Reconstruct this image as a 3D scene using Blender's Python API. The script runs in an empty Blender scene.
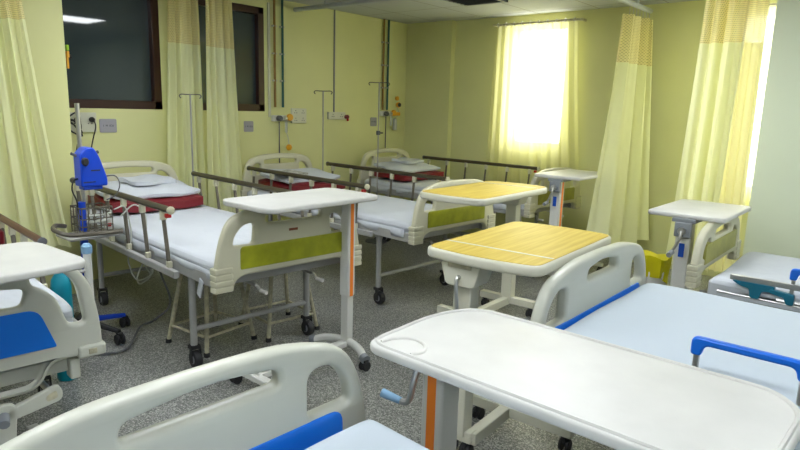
import bpy, bmesh, math, random
from mathutils import Vector, Matrix
R = math.radians
PI = math.pi
sc = bpy.context.scene
COL = sc.collection

# ------------------------------------------------------------------ camera
cd = bpy.data.cameras.new('camera')
cam = bpy.data.objects.new('camera', cd); COL.objects.link(cam)
sc.camera = cam
_y, _p, _r = R(40.131), R(10.792), R(1.627)
_fw = Vector((-math.sin(_y)*math.cos(_p), math.cos(_y)*math.cos(_p), -math.sin(_p)))
_rt = Vector((math.cos(_y), math.sin(_y), 0)); _up = _rt.cross(_fw)
_rt2 = _rt*math.cos(_r) + _up*math.sin(_r); _up2 = _up*math.cos(_r) - _rt*math.sin(_r)
cam.matrix_world = Matrix(((_rt2.x, _up2.x, -_fw.x, 0), (_rt2.y, _up2.y, -_fw.y, 0), (_rt2.z, _up2.z, -_fw.z, 1.33), (0, 0, 0, 1)))
cd.sensor_width = 36; cd.lens = 610.78/800*36
cd.clip_start = 0.03

# ------------------------------------------------------------------ world, exposure
sc.view_settings.view_transform = 'Standard'; sc.view_settings.look = 'None'
sc.view_settings.gamma = 1; sc.view_settings.use_curve_mapping = False
sc.view_settings.exposure = 1.15
w = bpy.data.worlds.new('sky'); sc.world = w; w.use_nodes = True
w.node_tree.nodes['Background'].inputs[0].default_value = (1.0, 0.99, 0.93, 1)
w.node_tree.nodes['Background'].inputs[1].default_value = 6.0
LAMP = 8.5           # strength of the ceiling lamp diffusers

# ------------------------------------------------------------------ materials
def mat(name, col, rough=.5, metal=0, spec=None, noise=None, bump=None, coat=0):
    m = bpy.data.materials.new(name); m.use_nodes = True
    nt = m.node_tree; b = nt.nodes['Principled BSDF']
    b.inputs['Base Color'].default_value = (*col, 1); b.inputs['Roughness'].default_value = rough
    b.inputs['Metallic'].default_value = metal
    if spec is not None: b.inputs['Specular IOR Level'].default_value = spec
    if coat: b.inputs['Coat Weight'].default_value = coat
    if noise:
        sc_, amt, det = noise
        tc = nt.nodes.new('ShaderNodeTexCoord'); n = nt.nodes.new('ShaderNodeTexNoise')
        n.inputs['Scale'].default_value = sc_; n.inputs['Detail'].default_value = det
        rp = nt.nodes.new('ShaderNodeValToRGB')
        rp.color_ramp.elements[0].position = .3; rp.color_ramp.elements[1].position = .7
        rp.color_ramp.elements[0].color = (*[c*(1-amt) for c in col], 1)
        rp.color_ramp.elements[1].color = (*[min(1, c*(1+amt)) for c in col], 1)
        nt.links.new(tc.outputs['Object'], n.inputs['Vector']); nt.links.new(n.outputs['Fac'], rp.inputs['Fac'])
        nt.links.new(rp.outputs['Color'], b.inputs['Base Color'])
    if bump:
        sc_, st = bump
        tc = nt.nodes.new('ShaderNodeTexCoord'); n = nt.nodes.new('ShaderNodeTexNoise')
        n.inputs['Scale'].default_value = sc_; n.inputs['Detail'].default_value = 3
        bp = nt.nodes.new('ShaderNodeBump'); bp.inputs['Strength'].default_value = st; bp.inputs['Distance'].default_value = .02
        nt.links.new(tc.outputs['Object'], n.inputs['Vector']); nt.links.new(n.outputs['Fac'], bp.inputs['Height'])
        nt.links.new(bp.outputs['Normal'], b.inputs['Normal'])
    return m

M = {}
M['wall'] = mat('wall_paint', (.71, .71, .35), .55, noise=(1.3, .05, 4))
M['wall_green'] = mat('pale_green_paint', (.72, .78, .58), .5, noise=(1.1, .04, 4))
M['wall_unseen_dim'] = mat('bounce_dimmed_green', (.30, .32, .24), .6)  # for the unseen walls, colour darkened to cut bounce light under the beds
M['ceil'] = None
M['cream'] = mat('cream_plastic', (.60, .58, .43), .32, noise=(5, .04, 3))
M['ivory'] = mat('ivory_plastic', (.58, .59, .51), .3, noise=(5, .03, 3))
M['whitetop'] = mat('white_table_plastic', (.655, .65, .62), .42, noise=(5, .08, 7))
M['white_metal'] = mat('white_painted_metal', (.70, .70, .66), .35)
M['cream_metal'] = mat('worn_cream_paint', (.50, .47, .33), .5, noise=(40, .25, 4))
M['grey_metal'] = mat('grey_painted_metal', (.36, .36, .35), .4, noise=(8, .08, 3))
M['steel'] = mat('brushed_steel', (.55, .55, .54), .28, metal=.9)
M['bronze'] = mat('bronze_anodised_rail', (.075, .062, .035), .42, metal=.3)
M['darkred_rail'] = mat('dark_red_rail', (.10, .03, .025), .35, metal=.3)
M['post'] = mat('rail_post_metal', (.15, .135, .105), .4, metal=.4)
M['cream2'] = mat('cream_table_plastic', (.68, .67, .55), .35)
M['black'] = mat('black_rubber', (.018, .018, .02), .55)
M['darkgrey'] = mat('dark_grey_plastic', (.10, .105, .115), .45)
M['grey_pl'] = mat('grey_plastic', (.25, .27, .29), .45)
M['greenp'] = mat('olive_green_panel', (.36, .38, .02), .35, noise=(14, .18, 4))
M['olivep'] = mat('dull_olive_panel', (.34, .33, .06), .35, noise=(14, .15, 4))
M['bluep'] = mat('bright_blue_panel', (.003, .19, .82), .35)
M['blue'] = mat('blue_plastic', (.005, .16, .78), .35)
M['devblue'] = mat('royal_blue_casing', (.008, .065, .62), .3)
M['teal'] = mat('teal_plastic', (.01, .17, .27), .4)
M['cyan'] = mat('cyan_plastic', (.0, .30, .42), .4)
M['lblue'] = mat('light_blue_plastic', (.25, .45, .68), .4)
M['orange'] = mat('orange_stripe', (.95, .25, .02), .4)
M['maroon'] = mat('maroon_vinyl', (.17, .006, .012), .45, bump=(25, .15))
M['red'] = mat('red_plastic', (.5, .01, .01), .4)
M['yellow'] = mat('yellow_bag_plastic', (.62, .56, .0), .4, bump=(18, .4))
M['amber'] = mat('amber_plastic', (.75, .36, .02), .35)
M['lime'] = mat('lime_plastic', (.35, .6, .02), .4)
M['frame'] = mat('dark_brown_frame', (.035, .010, .006), .35)
M['glassdark'] = mat('dark_window_glass', (.038, .052, .058), .03, spec=.7)
M['copper'] = mat('brown_pipe', (.26, .15, .03), .45)
M['tealpipe'] = mat('teal_pipe', (.02, .11, .10), .45)
M['label_blue'] = mat('blue_label', (.01, .08, .5), .4)
M['plate_lilac'] = mat('grey_lilac_plate', (.34, .33, .38), .45)
M['switch'] = mat('switch_white', (.62, .62, .50), .35)
M['ink'] = mat('dark_ink', (.03, .03, .04), .5)
M['brownink'] = mat('brown_badge', (.22, .06, .02), .5)
M['linen'] = mat('white_linen', (.57, .60, .65), .85, bump=(5, .9))
M['linen2'] = mat('pale_blue_white_sheet', (.55, .62, .69), .75, bump=(4, .6))
M['pattern'] = mat('patterned_cloth', (.45, .45, .42), .85, noise=(30, .5, 3))
M['alu'] = mat('track_aluminium', (.50, .53, .56), .35, metal=.3)
M['clear'] = mat('clear_tubing', (.55, .57, .52), .25)

def nodes(m): return m.node_tree.nodes, m.node_tree.links
def floor_mat():
    m = mat('terrazzo', (.1, .1, .1), .28); n, l = nodes(m); b = n['Principled BSDF']
    tc = n.new('ShaderNodeTexCoord')
    v = n.new('ShaderNodeTexVoronoi'); v.inputs['Scale'].default_value = 210; v.voronoi_dimensions = '2D'
    l.new(tc.outputs['Object'], v.inputs['Vector'])
    sep = n.new('ShaderNodeSeparateColor'); l.new(v.outputs['Color'], sep.inputs[0])
    rp = n.new('ShaderNodeValToRGB'); cr = rp.color_ramp; cr.interpolation = 'CONSTANT'
    cr.elements[0].position = 0; cr.elements[0].color = (.15, .155, .145, 1)
    cr.elements[1].position = .35; cr.elements[1].color = (.28, .285, .27, 1)
    e = cr.elements.new(.62); e.color = (.43, .43, .40, 1)
    e = cr.elements.new(.86); e.color = (.66, .66, .62, 1)
    l.new(sep.outputs[0], rp.inputs[0])
    n2 = n.new('ShaderNodeTexNoise'); n2.inputs['Scale'].default_value = 1.2; n2.inputs['Detail'].default_value = 4
    l.new(tc.outputs['Object'], n2.inputs['Vector'])
    mx = n.new('ShaderNodeMix'); mx.data_type = 'RGBA'; mx.blend_type = 'MULTIPLY'; mx.inputs['Factor'].default_value = .5
    l.new(rp.outputs[0], mx.inputs['A']); l.new(n2.outputs['Fac'], mx.inputs['B']); l.new(mx.outputs['Result'], b.inputs['Base Color'])
    return m
def ceil_mat():
    m = mat('ceiling_tiles', (.5, .5, .45), .8); n, l = nodes(m); b = n['Principled BSDF']
    tc = n.new('ShaderNodeTexCoord'); br = n.new('ShaderNodeTexBrick')
    br.offset = 0; br.inputs['Scale'].default_value = 1; br.inputs['Brick Width'].default_value = .6; br.inputs['Row Height'].default_value = .6
    br.inputs['Mortar Size'].default_value = .006
    br.inputs['Color1'].default_value = (.50, .52, .52, 1); br.inputs['Color2'].default_value = (.46, .48, .48, 1)
    br.inputs['Mortar'].default_value = (.27, .26, .22, 1)
    l.new(tc.outputs['Object'], br.inputs['Vector']); l.new(br.outputs['Color'], b.inputs['Base Color'])
    return m
def wood_mat():
    m = mat('pale_wood_laminate', (.7, .5, .2), .5, spec=.3); n, l = nodes(m); b = n['Principled BSDF']
    tc = n.new('ShaderNodeTexCoord'); mp = n.new('ShaderNodeMapping'); mp.inputs['Scale'].default_value = (1.5, 26, 1)
    nz = n.new('ShaderNodeTexNoise'); nz.inputs['Scale'].default_value = 2.2; nz.inputs['Detail'].default_value = 5
    l.new(tc.outputs['Object'], mp.inputs[0]); l.new(mp.outputs[0], nz.inputs['Vector'])
    rp = n.new('ShaderNodeValToRGB'); rp.color_ramp.elements[0].position = .3; rp.color_ramp.elements[1].position = .72
    rp.color_ramp.elements[0].color = (.58, .41, .06, 1); rp.color_ramp.elements[1].color = (.74, .58, .13, 1)
    l.new(nz.outputs['Fac'], rp.inputs[0]); l.new(rp.outputs[0], b.inputs['Base Color'])
    return m
def cloth_mat(name, col, trans=.35, clear=0., grid=0):
    m = bpy.data.materials.new(name); m.use_nodes = True; n, l = nodes(m); n.clear()
    out = n.new('ShaderNodeOutputMaterial'); d = n.new('ShaderNodeBsdfPrincipled'); t = n.new('ShaderNodeBsdfTranslucent')
    d.inputs['Base Color'].default_value = (*col, 1); t.inputs[0].default_value = (*col, 1)
    d.inputs['Roughness'].default_value = .7; d.inputs['Sheen Weight'].default_value = .2
    mx = n.new('ShaderNodeMixShader'); mx.inputs[0].default_value = trans
    l.new(d.outputs[0], mx.inputs[1]); l.new(t.outputs[0], mx.inputs[2]); last = mx
    if clear or grid:
        tr = n.new('ShaderNodeBsdfTransparent'); m2 = n.new('ShaderNodeMixShader'); m2.inputs[0].default_value = clear
        l.new(mx.outputs[0], m2.inputs[1]); l.new(tr.outputs[0], m2.inputs[2]); last = m2
        if grid:
            uv = n.new('ShaderNodeUVMap'); br = n.new('ShaderNodeTexBrick'); br.offset = 0.5
            br.inputs['Scale'].default_value = 1; br.inputs['Brick Width'].default_value = .012; br.inputs['Row Height'].default_value = .012
            br.inputs['Mortar Size'].default_value = .0032
            br.inputs['Color1'].default_value = (clear,)*3 + (1,); br.inputs['Color2'].default_value = (clear,)*3 + (1,)
            br.inputs['Mortar'].default_value = (0, 0, 0, 1)
            l.new(uv.outputs[0], br.inputs['Vector']); l.new(br.outputs['Color'], m2.inputs[0])
    l.new(last.outputs[0], out.inputs[0])
    return m
M['floor'] = floor_mat(); M['ceil'] = ceil_mat(); M['wood'] = wood_mat()
M['curt'] = cloth_mat('pale_cream_curtain_cloth', (.89, .90, .57), .42)
M['curt_net'] = cloth_mat('yellow_curtain_netting', (.88, .80, .40), .35, .38, 1)
M['curt_y'] = cloth_mat('yellow_curtain_cloth', (.90, .86, .48), .5)
M['sheer'] = cloth_mat('sheer_yellow_curtain', (.86, .85, .46), .5, .2)
def glass_mat():
    m = bpy.data.materials.new('clear_pane'); m.use_nodes = True; n, l = nodes(m); n.clear()
    o = n.new('ShaderNodeOutputMaterial'); t = n.new('ShaderNodeBsdfTransparent'); g = n.new('ShaderNodeBsdfGlossy'); g.inputs['Roughness'].default_value = .05
    mx = n.new('ShaderNodeMixShader'); mx.inputs[0].default_value = .06
    l.new(t.outputs[0], mx.inputs[1]); l.new(g.outputs[0], mx.inputs[2]); l.new(mx.outputs[0], o.inputs[0]); return m
M['pane'] = glass_mat()
def lamp_mat():
    m = bpy.data.materials.new('lamp_diffuser'); m.use_nodes = True; n, l = nodes(m); n.clear()
    o = n.new('ShaderNodeOutputMaterial'); e = n.new('ShaderNodeEmission'); e.inputs[0].default_value = (.93, .97, 1.0, 1); e.inputs[1].default_value = LAMP
    l.new(e.outputs[0], o.inputs[0]); return m
M['lamp'] = lamp_mat()

# ------------------------------------------------------------------ helpers
class MB:
    """collects shapes into one mesh"""
    def __init__(s): s.bm = bmesh.new()
    def box(s, c, d, rz=0, ry=0, rx=0, taper=None):
        g = bmesh.ops.create_cube(s.bm, size=1)['verts']
        mt = Matrix.Translation(c) @ Matrix.Rotation(rz, 4, 'Z') @ Matrix.Rotation(ry, 4, 'Y') @ Matrix.Rotation(rx, 4, 'X')
        for v in g:
            p = Vector((v.co.x*d[0], v.co.y*d[1], v.co.z*d[2]))
            if taper and v.co.z > 0: p.x *= taper[0]; p.y *= taper[1]
            v.co = mt @ p
        return s
    def tube(s, pts, r, seg=8, cap=True, closed=False, ell=None):
        P = [Vector(p) for p in pts]; n = len(P); rings = []; N = None
        for i in range(n):
            if closed: t = (P[(i+1) % n]-P[i-1])
            elif i == 0: t = P[1]-P[0]
            elif i == n-1: t = P[-1]-P[-2]
            else: t = (P[i+1]-P[i]).normalized()+(P[i]-P[i-1]).normalized()
            t.normalize()
            if N is None:
                a = Vector((0, 0, 1)) if abs(t.z) < .9 else Vector((1, 0, 0)); N = t.cross(a).normalized()
            else:
                N = (N - t*N.dot(t)).normalized()
            B = t.cross(N); ri = r[i] if isinstance(r, (list, tuple)) else r
            rings.append([s.bm.verts.new(P[i]+(N*math.cos(2*PI*k/seg)+B*math.sin(2*PI*k/seg)*(ell or 1))*ri) for k in range(seg)])
        for i in range(n if closed else n-1):
            a, b = rings[i], rings[(i+1) % n]
            for k in range(seg): s.bm.faces.new((a[k], a[(k+1) % seg], b[(k+1) % seg], b[k]))
        if cap and not closed: s.bm.faces.new(rings[0][::-1]); s.bm.faces.new(rings[-1])
        return s
    def lathe(s, prof, c=(0, 0, 0), seg=20, axis='z', cap=True):
        rings = []
        for r_, z in prof:
            ring = []
            for k in range(seg):
                a = 2*PI*k/seg; x, y = r_*math.cos(a), r_*math.sin(a)
                p = (x, y, z) if axis == 'z' else ((z, x, y) if axis == 'x' else (x, z, y))
                ring.append(s.bm.verts.new(Vector(p)+Vector(c)))
            rings.append(ring)
        for a, b in zip(rings, rings[1:]):
            for k in range(seg): s.bm.faces.new((a[k], a[(k+1) % seg], b[(k+1) % seg], b[k]))
        if cap: s.bm.faces.new(rings[0][::-1]); s.bm.faces.new(rings[-1])
        return s
    def prism(s, poly, y0, y1, axis='y'):
        """poly of (a,b); extruded along the axis"""
        def P(a, b, t): return {'y': (a, t, b), 'x': (t, a, b), 'z': (a, b, t)}[axis]
        A = [s.bm.verts.new(P(a, b, y0)) for a, b in poly]; B = [s.bm.verts.new(P(a, b, y1)) for a, b in poly]
        s.bm.faces.new(A); s.bm.faces.new(B[::-1])
        for i in range(len(A)):
            j = (i+1) % len(A); s.bm.faces.new((A[j], A[i], B[i], B[j]))
        return s
    def build(s, name, m, parent=None, bevel=0, smooth=True, seg=2, loc=None):
        bmesh.ops.recalc_face_normals(s.bm, faces=s.bm.faces)
        me = bpy.data.meshes.new(name); s.bm.to_mesh(me); s.bm.free()
        return finish(name, me, m, parent, bevel, smooth, seg, loc)
def finish(name, me, m, parent=None, bevel=0, smooth=True, seg=2, loc=None):
    o = bpy.data.objects.new(name, me); COL.objects.link(o)
    if m and not me.materials: me.materials.append(m)
    if parent: o.parent = parent
    if loc: o.location = loc
    if smooth:
        for p in me.polygons: p.use_smooth = True
        try: me.set_sharp_from_angle(angle=R(38))
        except Exception: pass
    if bevel:
        b = o.modifiers.new('bevel', 'BEVEL'); b.width = bevel; b.segments = seg; b.limit_method = 'ANGLE'; b.angle_limit = R(40); b.harden_normals = False
    return o
def thing(name, label, cat, loc=(0, 0, 0), rz=0, group=None):
    o = bpy.data.objects.new(name, None); COL.objects.link(o); o.empty_display_size = .1
    o.location = loc; o.rotation_euler = (0, 0, rz); o['label'] = label; o['category'] = cat
    if group: o['group'] = group
    return o
def tag(o, label, cat, group=None):
    o['label'] = label; o['category'] = cat
    if group: o['group'] = group
    return o
def struct(o): o['kind'] = 'structure'; return o
def copy_tree(o, parent=None):
    c = o.copy(); COL.objects.link(c); c.parent = parent
    for ch in list(o.children): copy_tree(ch, c)
    return c
def rpoly(pts, n=5):
    """rounded polygon from (x, y, r)"""
    out = []; N = len(pts)
    for i in range(N):
        p = Vector(pts[i][:2]); r = pts[i][2]; a = Vector(pts[i-1][:2]); b = Vector(pts[(i+1) % N][:2])
        if r <= 0: out.append(tuple(p)); continue
        u = (a-p); v = (b-p); lu, lv = u.length, v.length; u.normalize(); v.normalize()
        d = min(r, lu*.49, lv*.49); p0, p2 = p+u*d, p+v*d
        for k in range(n+1):
            t = k/n; q = p0*(1-t)**2+p*2*t*(1-t)+p2*t*t; out.append((q.x, q.y))
    return out
def plate(name, outline, holes, th, bevel, m, parent=None, plane='yz', off=0, res=2, loc=None):
    """flat 2D shape with holes, thickness th; plane yz: x is the normal. plane xy: z is the normal"""
    cu = bpy.data.curves.new(name, 'CURVE'); cu.dimensions = '2D'; cu.fill_mode = 'BOTH'
    for poly in [outline]+holes:
        sp = cu.splines.new('POLY'); sp.points.add(len(poly)-1)
        for q, (a, b) in zip(sp.points, poly): q.co = (a, b, 0, 1)
        sp.use_cyclic_u = True
    cu.extrude = max(th/2-bevel, .0001); cu.bevel_depth = bevel; cu.bevel_resolution = res; cu.offset = -bevel
    ob = bpy.data.objects.new(name, cu); COL.objects.link(ob)
    bpy.context.view_layer.update()
    me = bpy.data.meshes.new_from_object(ob.evaluated_get(bpy.context.evaluated_depsgraph_get()))
    bpy.data.objects.remove(ob); me.name = name
    if plane == 'yz': me.transform(Matrix(((0, 0, 1, off), (1, 0, 0, 0), (0, 1, 0, 0), (0, 0, 0, 1))))
    else: me.transform(Matrix.Translation((0, 0, off)))
    bm = bmesh.new(); bm.from_mesh(me); bmesh.ops.remove_doubles(bm, verts=bm.verts, dist=1e-5); bm.to_mesh(me); bm.free()
    me.materials.clear(); me.materials.append(m)
    return finish(name, me, None, parent, loc=loc)
def arc(c, r, a0, a1, n=8, plane='xz'):
    out = []
    for k in range(n+1):
        a = R(a0+(a1-a0)*k/n); x, y = r*math.cos(a), r*math.sin(a)
        out.append((c[0]+x, c[1], c[2]+y) if plane == 'xz' else ((c[0], c[1]+x, c[2]+y) if plane == 'yz' else (c[0]+x, c[1]+y, c[2])))
    return out
def smoothpath(pts, n=5):
    """catmull-rom"""
    P = [Vector(p) for p in pts]; P = [P[0]*2-P[1]]+P+[P[-1]*2-P[-2]]; out = []
    for i in range(1, len(P)-2):
        for k in range(n):
            t = k/n; a, b, c, d = P[i-1:i+3]
            out.append(.5*((2*b)+(c-a)*t+(2*a-5*b+4*c-d)*t*t+(3*b-a-3*c+d)*t**3))
    out.append(P[-2]); return [tuple(p) for p in out]

# ------------------------------------------------------------------ room
X0, YB, H = -4.61, 5.57, 2.267
XR, YF = 2.6, -2.6
def slab(name, c, d, m): return struct(MB().box(c, d).build(name, m, smooth=False))
slab('floor', ((X0+XR)/2, (YB+YF)/2, -.05), (XR-X0+.6, YB-YF+.6, .1), M['floor'])
slab('ceiling', ((X0+XR)/2, (YB+YF)/2, H+.05), (XR-X0+.6, YB-YF+.6, .1), M['ceil'])
# left wall with two window openings (window_1: y 1.2..2.52, window_2: y 2.74..3.51)
wz0, wz1 = 1.27, 2.17
L = MB(); th = .2; xc = X0-th/2
def lw(y0, y1, z0, z1): L.box((xc, (y0+y1)/2, (z0+z1)/2), (th, y1-y0, z1-z0))
lw(YF, YB+.2, 0, wz0); lw(YF, YB+.2, wz1, H); lw(YF, 1.2, wz0, wz1); lw(2.52, 2.74, wz0, wz1); lw(3.51, YB+.2, wz0, wz1)
struct(L.build('wall_left', M['wall'], smooth=False))
slab('trim_1', (-4.48, -.430, H/2), (.26, 4.30, H), M['wall'])   # thick section of the left wall; its edge is at y=1.71
def dark_window(name, y0, y1, x):
    f = MB(); t = .062
    f.box((x, (y0+y1)/2, wz0+t/2), (.07, y1-y0, t)); f.box((x, (y0+y1)/2, wz1-t/2), (.07, y1-y0, t))
    f.box((x, y0+t/2, (wz0+wz1)/2), (.07, t, wz1-wz0)); f.box((x, y1-t/2, (wz0+wz1)/2), (.07, t, wz1-wz0))
    fr = struct(f.build(name, M['frame'], bevel=.004))
    MB().box((x-.02, (y0+y1)/2, (wz0+wz1)/2), (.012, y1-y0-2*t+.01, wz1-wz0-2*t+.01)).build('glass', M['glassdark'], fr, smooth=False)
    return fr
dark_window('window_1', 1.2, 2.52, X0-.03)
dark_window('window_2', 2.74, 3.51, X0-.03)
# back wall with window openings: window_3 x -3.28..-2.70, window_4 x -1.5..-.6
B = MB(); yc = YB+.1
def bw(x0, x1, z0, z1): B.box(((x0+x1)/2, yc, (z0+z1)/2), (x1-x0, .2, z1-z0))
bz0, bz1 = 1.0, 2.16
bw(X0, XR, 0, .75); bw(X0, XR, bz1, H); bw(X0, -3.28, .75, bz1); bw(-3.28, -2.70, .75, bz0); bw(-2.70, -1.28, .75, bz1); bw(-.55, XR, .75, bz1)
struct(B.build('wall_back', M['wall'], smooth=False))
slab('trim_2', (-4.3, YB-.035, H/2), (.62, .07, H), M['wall'])
def clear_window(name, x0, x1, z0, z1):
    f = MB(); t = .035; y = YB+.12
    f.box(((x0+x1)/2, y, z0+t/2), (x1-x0, .06, t)); f.box(((x0+x1)/2, y, z1-t/2), (x1-x0, .06, t))
    f.box((x0+t/2, y, (z0+z1)/2), (t, .06, z1-z0)); f.box((x1-t/2, y, (z0+z1)/2), (t, .06, z1-z0))
    fr = struct(f.build(name, M['white_metal'], bevel=.003))
    MB().box(((x0+x1)/2, y, (z0+z1)/2), (x1-x0-2*t+.004, .006, z1-z0-2*t+.004)).build('glass', M['pane'], fr, smooth=False)
    ld = bpy.data.lights.new('daylight_portal', 'AREA'); ld.shape = 'RECTANGLE'; ld.size = x1-x0; ld.size_y = z1-z0
    lo = bpy.data.objects.new('daylight_portal', ld); COL.objects.link(lo); lo.location = ((x0+x1)/2, YB+.19, (z0+z1)/2); lo.rotation_euler = (R(-90), 0, 0)
    ld.cycles.is_portal = True
clear_window('window_3', -3.28, -2.70, bz0, bz1)
clear_window('window_4', -1.28, -.55, .75, bz1)
slab('wall_right', (XR+.1, (YB+YF)/2, H/2), (.2, YB-YF+.4, H), M['wall_unseen_dim'])
slab('wall_front', ((X0+XR)/2, YF-.1, H/2), (XR-X0+.4, .2, H), M['wall_unseen_dim'])
# big pale green pillar at the right, in front of the last window
slab('wall_pillar', ((-.81+XR)/2, 4.75, H/2), (XR+.81, .5, H), M['wall_green'])

# ceiling lamps (flush panels)
def ceiling_lamp(x, y, label):
    t = thing('ceiling_light', label, 'ceiling light', (x, y, H), 0, 'flush ceiling light panels')
    f = MB()
    for sx, sy, dx, dy in ((0, .3, .62, .02), (0, -.3, .62, .02), (.3, 0, .02, .62), (-.3, 0, .02, .62)): f.box((sx, sy, -.006), (dx, dy, .012))
    f.build('frame', M['white_metal'], t)
    MB().box((0, 0, -.003), (.58, .58, .004)).build('diffuser', M['lamp'], t, smooth=False)
for x, y, w_ in ((-3.0, .5, 'above the leftmost bed'), (-3.0, 1.9, 'above the bed beside the warming unit'), (-1.0, .9, 'above the bed nearest the camera'), (-1.45, 3.2, 'above the larger wood topped table, mirrored in the dark window'),
                 (1.0, .9, 'over the head end of the nearest bed'), (.4, 3.3, 'added in front of the right pillar to brighten it'), (-1.0, -1.2, 'behind the camera, left one'), (1.0, -1.2, 'behind the camera, right one')):  # panel by the pillar is added, unseen, to brighten pillar and back wall
    ceiling_lamp(x, y, 'square white flush light panel '+w_)
# air vent
v = thing('ceiling_vent', 'dark louvred air vent set in the ceiling near the back window', 'vent', (-3.1, 4.56, H), 0); v.scale = (.8, .8, 1)
f = MB()
for sx, sy, dx, dy in ((0, .25, .54, .04), (0, -.25, .54, .04), (.25, 0, .04, .54), (-.25, 0, .04, .54)): f.box((sx, sy, -.008), (dx, dy, .016))
f.build('frame', M['grey_pl'], v); MB().box((0, 0, -.002), (.47, .47, .004)).build('backing', M['ink'], v)
for i in range(6): MB().box((0, -.18+i*.072, -.01), (.46, .03, .004), rx=R(35)).build('louvre', M['darkgrey'], v)

# curtain tracks
tk = MB().tube([(-4.60, 3.86, 2.2), (-2.25, 3.90, 2.2)]+[(-2.25+.33*math.sin(R(a)), 4.23-.33*math.cos(R(a)), 2.2) for a in range(15, 91, 15)]+[(-1.92, 5.50, 2.2)], .021, 8)
o = tk.build('track', M['alu']); tr = thing('curtain_track', 'pale metal curtain track under the ceiling, bending towards the back wall', 'curtain track', (-2.3, 4.0, 2.2))
o.parent = tr; o.matrix_parent_inverse = Matrix.Translation((2.3, -4.0, -2.2))
for i in range(7): MB().tube([(.378, 1.03+i*.075, -.015), (.378, 1.035+i*.075, -.085)], .0035, 5).build('curtain_hook', M['steel'], tr)
for p in ((-4.2, 3.87), (-3.2, 3.885), (-1.922, 5.2)):
    MB().tube([(p[0]+2.3, p[1]-4.0, 0), (p[0]+2.3, p[1]-4.0, H-2.2)], .008).build('hanger', M['alu'], tr)
tk2 = tag(MB().tube([(-4.33, 1.2, 2.22), (-3.0, 1.1, 2.22)], .018).build('curtain_track', M['alu']), 'curtain track over the curtain by the leftmost bed', 'curtain track')
tk3 = tag(MB().tube([(-4.58, 2.3, 2.22), (-4.42, 2.36, 2.22), (-4.38, 3.2, 2.22)], .018).build('curtain_track', M['alu']), 'curtain track over the two tied back curtains between the dark windows', 'curtain track')
tk4 = tag(MB().tube([(-1.55, 4.38, 2.22), (-.85, 4.38, 2.22)], .018).build('curtain_track', M['alu']), 'curtain track in front of the right pillar', 'curtain track')

# ------------------------------------------------------------------ curtains
def curtain(label, top, bot, zt, zb, folds, amp, head, seed=0, net=True, m='curt', mn='curt_net', group=None, waist=None, lean=None):
    """top/bot: list of (x, y) path points; head: z of the seam between the net header and the cloth"""
    rnd = random.Random(seed); ph = [rnd.uniform(0, 6.28) for _ in range(4)]
    def path(P, s):
        P = [Vector(p) for p in P]; n = len(P)-1; t = s*n; i = min(int(t), n-1); return P[i].lerp(P[i+1], t-i)
    cx = sum(p[0] for p in bot)/len(bot); cy = sum(p[1] for p in bot)/len(bot)
    root = thing('curtain', label, 'curtain', (cx, cy, zb), 0, group)
    NS = int(folds*14)
    def sheet(z0, z1, name, mm, nz):
        bm = bmesh.new(); uvl = bm.loops.layers.uv.new('UVMap'); rows = []
        for j in range(nz+1):
            z = z0+(z1-z0)*j/nz; h = (z-zb)/(zt-zb); row = []
            for i in range(NS+1):
                s = i/NS; a = path(bot, s); b = path(top, s); hh = h**.8
                p = a.lerp(b, hh)
                d = path(bot, min(1, s+.02))-path(bot, max(0, s-.02)); nrm = Vector((-d.y, d.x)).normalized()
                A = amp*(.75+.25*math.sin(s*9+ph[0]))*(1.0-.35*h)
                p += nrm*A*(math.sin(2*PI*folds*s+ph[1]+.8*math.sin(h*2.2+ph[3])*math.sin(s*5+ph[2]))+.3*math.sin(2*PI*folds*2.3*s+ph[2]+h*2))
                row.append((bm.verts.new((p.x-cx, p.y-cy, z-zb)), s, z))
            rows.append(row)
        for j in range(nz):
            for i in range(NS):
                q = (rows[j][i], rows[j][i+1], rows[j+1][i+1], rows[j+1][i]); f_ = bm.faces.new([a[0] for a in q])
                for lp, a in zip(f_.loops, q): lp[uvl].uv = (a[1]*folds*.16, a[2])
        me = bpy.data.meshes.new(name); bm.to_mesh(me); bm.free(); return finish(name, me, M[mm], root)
    sheet(zb, head if net else zt, 'cloth', m, 22)
    if net: sheet(head, zt, 'net_header', mn, 10)
    hm = MB()
    b = [path(bot, i/NS) for i in range(NS+1)]
    return root
CUR = 'pale curtains with yellow net tops'
curtain('pale curtain with cream net top hanging by the leftmost bed', [(-4.30, 1.16), (-4.12, 1.38)], [(-4.24, 1.16), (-4.10, 1.34), (-4.0, 1.54)], 2.2, .42, 4, .045, 1.78, 1, group=CUR)
curtain('left one of the two gathered curtains between the dark windows', [(-4.46, 2.52), (-4.46, 2.76)], [(-4.46, 2.43), (-4.46, 2.79)], 2.2, .35, 4, .04, 1.775, 2, group=CUR)
curtain('right one of the two gathered curtains between the dark windows', [(-4.36, 2.77), (-4.38, 3.02)], [(-4.36, 2.75), (-4.38, 3.12)], 2.2, .35, 4, .04, 1.765, 3, group=CUR)
curtain('pale curtain with yellow net top hanging from the track end by the back wall', [(-1.93, 5.0), (-1.90, 5.5)], [(-1.80, 4.36), (-1.80, 4.9), (-1.71, 5.42)], 2.12, .28, 4, .06, 1.74, 4, group=CUR)
curtain('tall pale curtain with net top beside the right pillar', [(-1.19, 4.42), (-.93, 4.42)], [(-1.25, 4.38), (-.96, 4.36)], 2.2, .32, 3, .055, 1.80, 5, group=CUR)
curtain('narrow yellow curtain with net top behind the pale one at the right pillar', [(-1.0, 4.50), (-.845, 4.49)], [(-1.02, 4.50), (-.835, 4.48)], 2.2, .30, 3, .018, 1.80, 6, m='curt_y', group=CUR)
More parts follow.
